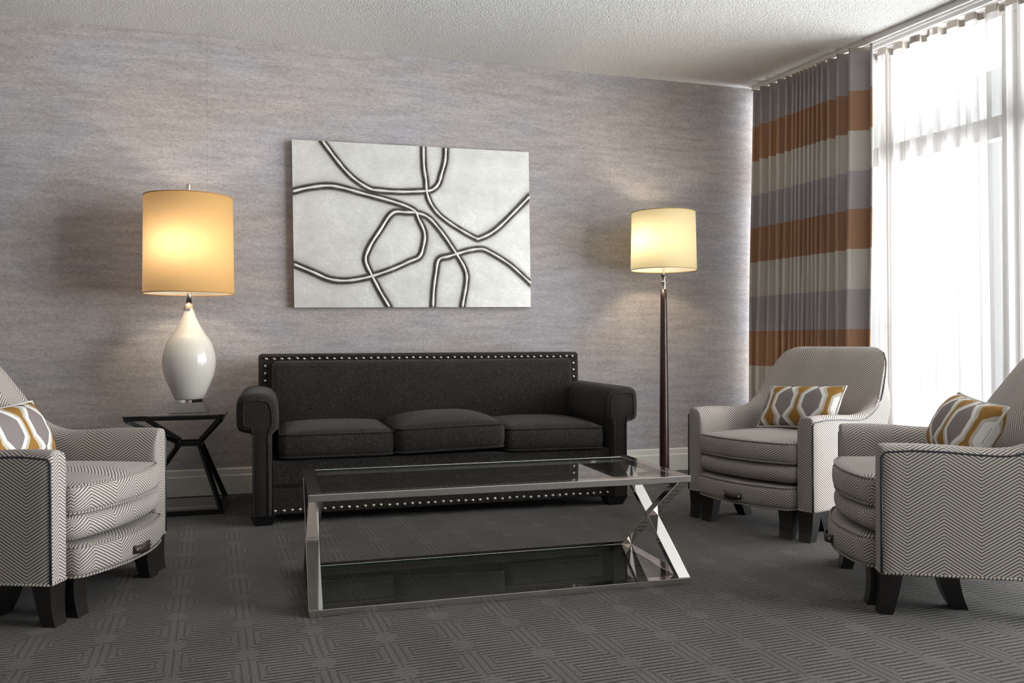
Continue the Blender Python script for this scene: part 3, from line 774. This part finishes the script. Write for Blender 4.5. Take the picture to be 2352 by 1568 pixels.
def place_pillow(o, chair_loc, rz, lx, ly, lz, lean, twist, roll):
    Mx = Matrix.Translation(chair_loc) @ Matrix.Rotation(math.radians(rz), 4, 'Z') @ Matrix.Translation((lx, ly, lz)) @ Matrix.Rotation(math.radians(twist), 4, 'Z') @ Matrix.Rotation(math.radians(90 - lean), 4, 'X') @ Matrix.Rotation(math.radians(roll), 4, 'Z')
    o.matrix_world = Mx
    o.location = Mx.translation; o.rotation_euler = Mx.to_euler()
place_pillow(pil, (2.231, 3.498, 0), -72.2, .016, .395, .562, 30, -4, 3)
p2 = copy_tree(pil); p2['label'] = 'ogee-print pillow in the armchair cut by the right edge'; place_pillow(p2, (2.116, 2.585, 0), -118.2, .052, .345, .582, 30, 3, -3)
p3 = copy_tree(pil); p3['label'] = 'ogee-print pillow in the left-edge armchair, near the table lamp'; place_pillow(p3, (-.477, 3.276, 0), 68.5, -.015, .40, .558, 26, 0, 2)

# ------------------------------------------------------------------ coffee table
CTL, CTD, CTH = 1.372, .600, .398; bw, bh = .046, .023
tb = thing('coffee_table', 'low chrome and glass coffee table with X-shaped ends in front of the sofa', 'coffee table', (.163, 2.800, 0), math.radians(-1.38))
def ring(z0, z1, name):
    g = G(); o_ = [(0, 0), (CTL, 0), (CTL, CTD), (0, CTD)]; i_ = [(bw, bw), (CTL - bw, bw), (CTL - bw, CTD - bw), (bw, CTD - bw)]
    rows = [[(x, y, z0) for x, y in o_], [(x, y, z1) for x, y in o_], [(x, y, z1) for x, y in i_], [(x, y, z0) for x, y in i_]]
    g.grid(rows, None, cu=True, cv=True, smooth=False)
    return bevel(g.build(name, M['chrome'], tb), .0015)
ring(CTH - bh, CTH, 'top_frame'); ring(0.0, bh, 'base_frame')
for x in (bw / 2, CTL - bw / 2):
    for a, b in (((x, .03, bh), (x, CTD - .03, CTH - bh)), ((x, CTD - .03, bh), (x, .03, CTH - bh))):
        g = G()
        # bar with level ends, width bw in x, thickness .03 in the plane
        a, b = Vector(a), Vector(b); hwid = .021
        P = [[(a.x - bw / 2, a.y - hwid, a.z - .001), (a.x + bw / 2, a.y - hwid, a.z - .001), (a.x + bw / 2, a.y + hwid, a.z - .001), (a.x - bw / 2, a.y + hwid, a.z - .001)],
             [(b.x - bw / 2, b.y - hwid, b.z + .001), (b.x + bw / 2, b.y - hwid, b.z + .001), (b.x + bw / 2, b.y + hwid, b.z + .001), (b.x - bw / 2, b.y + hwid, b.z + .001)]]
        g.grid(P, None, cv=True, smooth=False); g.poly(P[0]); g.poly(P[1])
        bevel(g.build('leg_bar', M['chrome'], tb), .0012)
def pane(name, z0, z1):
    g = G(); x0, x1, y0, y1 = bw + .001, CTL - bw - .001, bw + .001, CTD - bw - .001
    g.box(x0, x1, y0, y1, z0, z1)
    for i in range(2, 6): g.mi[i] = 1
    return g.build(name, [M['tglass'], M['edge']], tb)
pane('glass_top', CTH - .011, CTH - .001); pane('glass_shelf', bh - .011, bh - .001)

# ------------------------------------------------------------------ side table
sd = thing('side_table', 'black metal side table with glass top under the ceramic lamp', 'side table', (-.645, 4.645, 0), math.radians(-1.0))
SW, SDp, SH = .49, .45, .521
def sq_ring(z0, z1, w, name, ins=0):
    g = G(); o_ = [(ins, ins), (SW - ins, ins), (SW - ins, SDp - ins), (ins, SDp - ins)]; q = ins + w; i_ = [(q, q), (SW - q, q), (SW - q, SDp - q), (q, SDp - q)]
    rows = [[(x, y, z0) for x, y in o_], [(x, y, z1) for x, y in o_], [(x, y, z1) for x, y in i_], [(x, y, z0) for x, y in i_]]
    g.grid(rows, None, cu=True, cv=True, smooth=False); return bevel(g.build(name, M['black'], sd), .001)
sq_ring(SH - .026, SH - .008, .026, 'top_frame', .004); sq_ring(0, .026, .026, 'base_frame', .004)
g = G(); g.box(0, SW, 0, SDp, SH - .008, SH); bevel(g.build('glass_top', M['smoke'], sd), .001)
g = G(); g.box(.032, SW - .032, .032, SDp - .032, .012, .024); g.build('glass_shelf', M['mirror'], sd)
wx0, wx1, wy0, wy1, wz = .300 - .058, .300 + .058, .165, .285, .358
nodes = [(wx0, wy0), (wx1, wy0), (wx1, wy1), (wx0, wy1)]; crn = [(.018, .018), (SW - .018, .018), (SW - .018, SDp - .018), (.018, SDp - .018)]
for (nx, ny), (kx, ky) in zip(nodes, crn):
    g = G(); n_ = Vector((nx, ny, wz)); d_ = Vector((nx - (wx0 + wx1) / 2, ny - (wy0 + wy1) / 2, 0))
    g.bar((kx, ky, SH - .026), (nx, ny, wz + .008), .020, .020); g.bar((nx, ny, wz + .012), (nx, ny, wz - .028), .022, .022, (1, 0, 0)); g.bar((nx, ny, wz - .020), (kx, ky, .02), .020, .020)
    g.build('leg', M['black'], sd)
for i in range(4):
    a, b = nodes[i], nodes[(i + 1) % 4]; g = G(); g.bar((*a, wz - .004), (*b, wz - .004), .020, .022); g.build('stretcher', M['black'], sd)

# ------------------------------------------------------------------ table lamp
LZ = SH
tl = thing('table_lamp', 'white ceramic teardrop lamp with glowing amber drum shade on the side table', 'lamp', (-.342, 4.872, LZ), math.radians(-2))
SC = 1 / 424.0
g = G(); b0, b1 = .094, .096
rows = [[(-h_, -h_, z), (h_, -h_, z), (h_, h_, z), (-h_, h_, z)] for h_, z in ((b0, .0005), (b0, .004), (b1 * .78, .052))]
g.grid(rows, None, cv=True, smooth=False, flip=True); g.poly(rows[0]); g.poly(rows[-1][::-1]); g.build('plinth', M['stone'], tl)
g = G(); g.lathe([(.070, .052), (.072, .053), (.072, .068), (.069, .070)], 48); sharp(g.build('base_ring', M['chrome'], tl), 40)
zc = lambda v: .070 + (990 - v) / 395 * .480
body = [(31, 990), (35.6, 970), (44, 930), (50, 902), (53.6, 880), (56.3, 850), (57, 830), (56.8, 812), (55.5, 790), (50, 750), (43, 722), (35, 700), (26.5, 672), (20.5, 650), (15.5, 628), (12.2, 610), (10.6, 595)]
g = G(); rr = catmull([(r * SC * 1.02, 0, zc(v)) for r, v in body], 4); g.lathe([(p.x, p.z) for p in rr], 56); g.build('body', M['ceramic'], tl)
g = G(); g.lathe([(.0275, .548), (.0275, .552), (.021, .582), (.019, .584)], 32); sharp(g.build('neck_collar', M['nickel'], tl), 40)
g = G(); g.lathe([(.0175, .584), (.011, .640), (.010, .70), (.006, .702), (.006, 1.17)], 24); g.build('stem', M['nickel'], tl)
SB, ST, SRB, SRT = .640, 1.160, .2335, .2275
def shade(parent, zb, zt, rb, rt, mat, rim, extra):
    g = G(); n = 72
    rows = [[(r * math.cos(2 * PI * j / n), r * math.sin(2 * PI * j / n), z) for j in range(n)] for r, z in [(rb + (rt - rb) * k / 8, zb + (zt - zb) * k / 8) for k in range(9)]]
    g.grid(rows, None, cv=True, flip=True); s = g.build('lamp_shade', mat, parent)
    for r, z in ((rb, zb), (rt, zt)):
        g = G(); g.tube([(r * math.cos(2 * PI * j / n), r * math.sin(2 * PI * j / n), z) for j in range(n)], .0028, 6, True); g.build('shade_trim', rim, s)
    g = G(); g.lathe([(.016, zt - .035), (.016, zt - .031)], 20)
    for q in range(3):
        th = 2 * PI * q / 3 + .4; g.tube([(.014 * math.cos(th), .014 * math.sin(th), zt - .033), ((rt - .002) * math.cos(th), (rt - .002) * math.sin(th), zt - .006)], .002, 6)
    g.build('spider', M['nickel'], s)
    return s
s1 = shade(tl, SB, ST, SRB, SRT, M['shade1'], M['rim1'], 0); s1.rotation_euler = (0, 0, 0)
g = G(); g.lathe([(.004, ST - .02), (.005, ST + .030), (.008, ST + .036), (.013, ST + .070), (.012, ST + .074)], 20); g.build('finial', M['nickel'], tl)
def bulb(parent, z, off=(0, 0)):
    g = G(); g.lathe([(.012, z - .055), (.013, z - .03), (.022, z - .012), (.029, z + .01), (.026, z + .03), (.012, z + .043), (.001, z + .045)], 20); 
    g.v = [(x + off[0], y + off[1], zz) for x, y, zz in g.v]; return g.build('bulb', M['bulb'], parent)
m, nt, out = newmat('lit_bulb'); nb = NB(nt); em = nb.n('ShaderNodeEmission', {'Color': (1, .72, .40, 1), 'Strength': 18.0}); nt.links.new(em.outputs[0], out.inputs[0]); M['bulb'] = m

# ------------------------------------------------------------------ floor lamp
fl = thing('floor_lamp', 'tall floor lamp with tapered mahogany pole and ivory drum shade', 'lamp', (2.515, 4.885, 0), 0)
g = G(); g.lathe([(.138, 0.0005), (.14, .004), (.14, .016), (.132, .022), (.03, .028), (.028, .03)], 56); sharp(g.build('base', M['pole'], fl), 40)
g = G(); g.lathe([(.0315, .028), (.0318, .10), (.0305, .30), (.0275, .60), (.0240, .90), (.0208, 1.15), (.0198, 1.228)], 32); g.build('pole', M['pole'], fl)
g = G(); g.lathe([(.0175, 1.226), (.0175, 1.27), (.0185, 1.272), (.0185, 1.276), (.011, 1.280), (.011, 1.288), (.022, 1.318), (.024, 1.322), (.006, 1.324), (.006, 1.72)], 28); sharp(g.build('neck', M['nickel'], fl), 40)
s2 = shade(fl, 1.352, 1.718, .210, .203, M['shade2'], M['rim2'], 0)

# lamp light sources (bulbs hang inside the drums)
def lamp_light(name, parent, loc, watts, col, rad):
    L = bpy.data.lights.new(name, 'POINT'); L.energy = watts; L.color = col; L.shadow_soft_size = rad
    o = bpy.data.objects.new(name, L); COL.objects.link(o); o.parent = parent; o.location = loc; return o
TLW, FLW = 7.5, 8.5
lamp_light('bulb_light', tl, (-.024, -.100, .888), TLW, (1.0, .84, .64), .035)
lamp_light('bulb_light', fl, (-.085, -.02, 1.53), FLW, (1.0, .84, .62), .035)

# ------------------------------------------------------------------ daylight
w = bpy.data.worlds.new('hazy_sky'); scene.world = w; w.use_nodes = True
wn = NB(w.node_tree); bg = w.node_tree.nodes['Background']
gd = wn.n('ShaderNodeTexCoord').outputs['Generated']
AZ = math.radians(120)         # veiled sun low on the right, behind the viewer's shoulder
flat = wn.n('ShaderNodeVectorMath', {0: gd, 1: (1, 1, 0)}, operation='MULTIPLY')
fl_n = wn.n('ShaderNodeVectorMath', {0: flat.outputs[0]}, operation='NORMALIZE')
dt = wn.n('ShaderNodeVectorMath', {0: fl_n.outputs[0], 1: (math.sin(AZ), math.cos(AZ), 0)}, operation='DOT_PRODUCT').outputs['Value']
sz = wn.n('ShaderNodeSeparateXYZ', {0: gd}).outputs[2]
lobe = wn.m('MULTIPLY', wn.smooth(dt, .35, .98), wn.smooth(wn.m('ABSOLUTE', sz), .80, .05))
SKY, GLOW, UNDER_GLOW = 1.30, 30.0, 21.0  # last value: glow added below the horizon to brighten the ceiling
w.node_tree.links.new(wn.m('ADD', wn.m('ADD', SKY, wn.m('MULTIPLY', lobe, GLOW)), wn.m('MULTIPLY', wn.smooth(sz, -.04, -.35), UNDER_GLOW)), bg.inputs[1])
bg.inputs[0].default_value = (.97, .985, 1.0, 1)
pl = bpy.data.lights.new('window_portal', 'AREA'); pl.shape = 'RECTANGLE'; pl.size = ALONG_END; pl.size_y = 2.6
po = bpy.data.objects.new('window_portal', pl); COL.objects.link(po)
po.location = WP(ALONG_END / 2, WOFF + .07, 1.34)
zax = TN; xax = TD; yax = zax.cross(xax)            # light shines along -z -> inwards
po.matrix_world = Matrix.Translation(po.location) @ Matrix((xax, yax, zax)).transposed().to_4x4()
pl.cycles.is_portal = True

# ------------------------------------------------------------------ camera
cam = bpy.data.cameras.new('camera'); cam.sensor_width = 36; cam.lens = 1930 / 2352 * 36; cam.shift_y = 1 / 2352
co = bpy.data.objects.new('camera', cam); COL.objects.link(co); scene.camera = co
yaw, roll = math.radians(17.0), math.radians(.209)
fw = Vector((math.sin(yaw), math.cos(yaw), 0)); rt = Vector((math.cos(yaw), -math.sin(yaw), 0)); up = Vector((0, 0, 1))
cx = rt * math.cos(roll) - up * math.sin(roll); cy = rt * math.sin(roll) + up * math.cos(roll)
co.matrix_world = Matrix.Translation((0, 0, .893)) @ Matrix((cx, cy, -fw)).transposed().to_4x4()
cam.clip_start = .05
vs = scene.view_settings; vs.view_transform = 'Standard'; vs.look = 'None'; vs.gamma = 1; vs.use_curve_mapping = False; vs.exposure = 0.0
cyc = scene.cycles
cyc.max_bounces = 9; cyc.diffuse_bounces = 5; cyc.glossy_bounces = 5; cyc.transparent_max_bounces = 24; cyc.transmission_bounces = 6
cyc.sample_clamp_indirect = 6.0; cyc.caustics_reflective = False; cyc.caustics_refractive = False
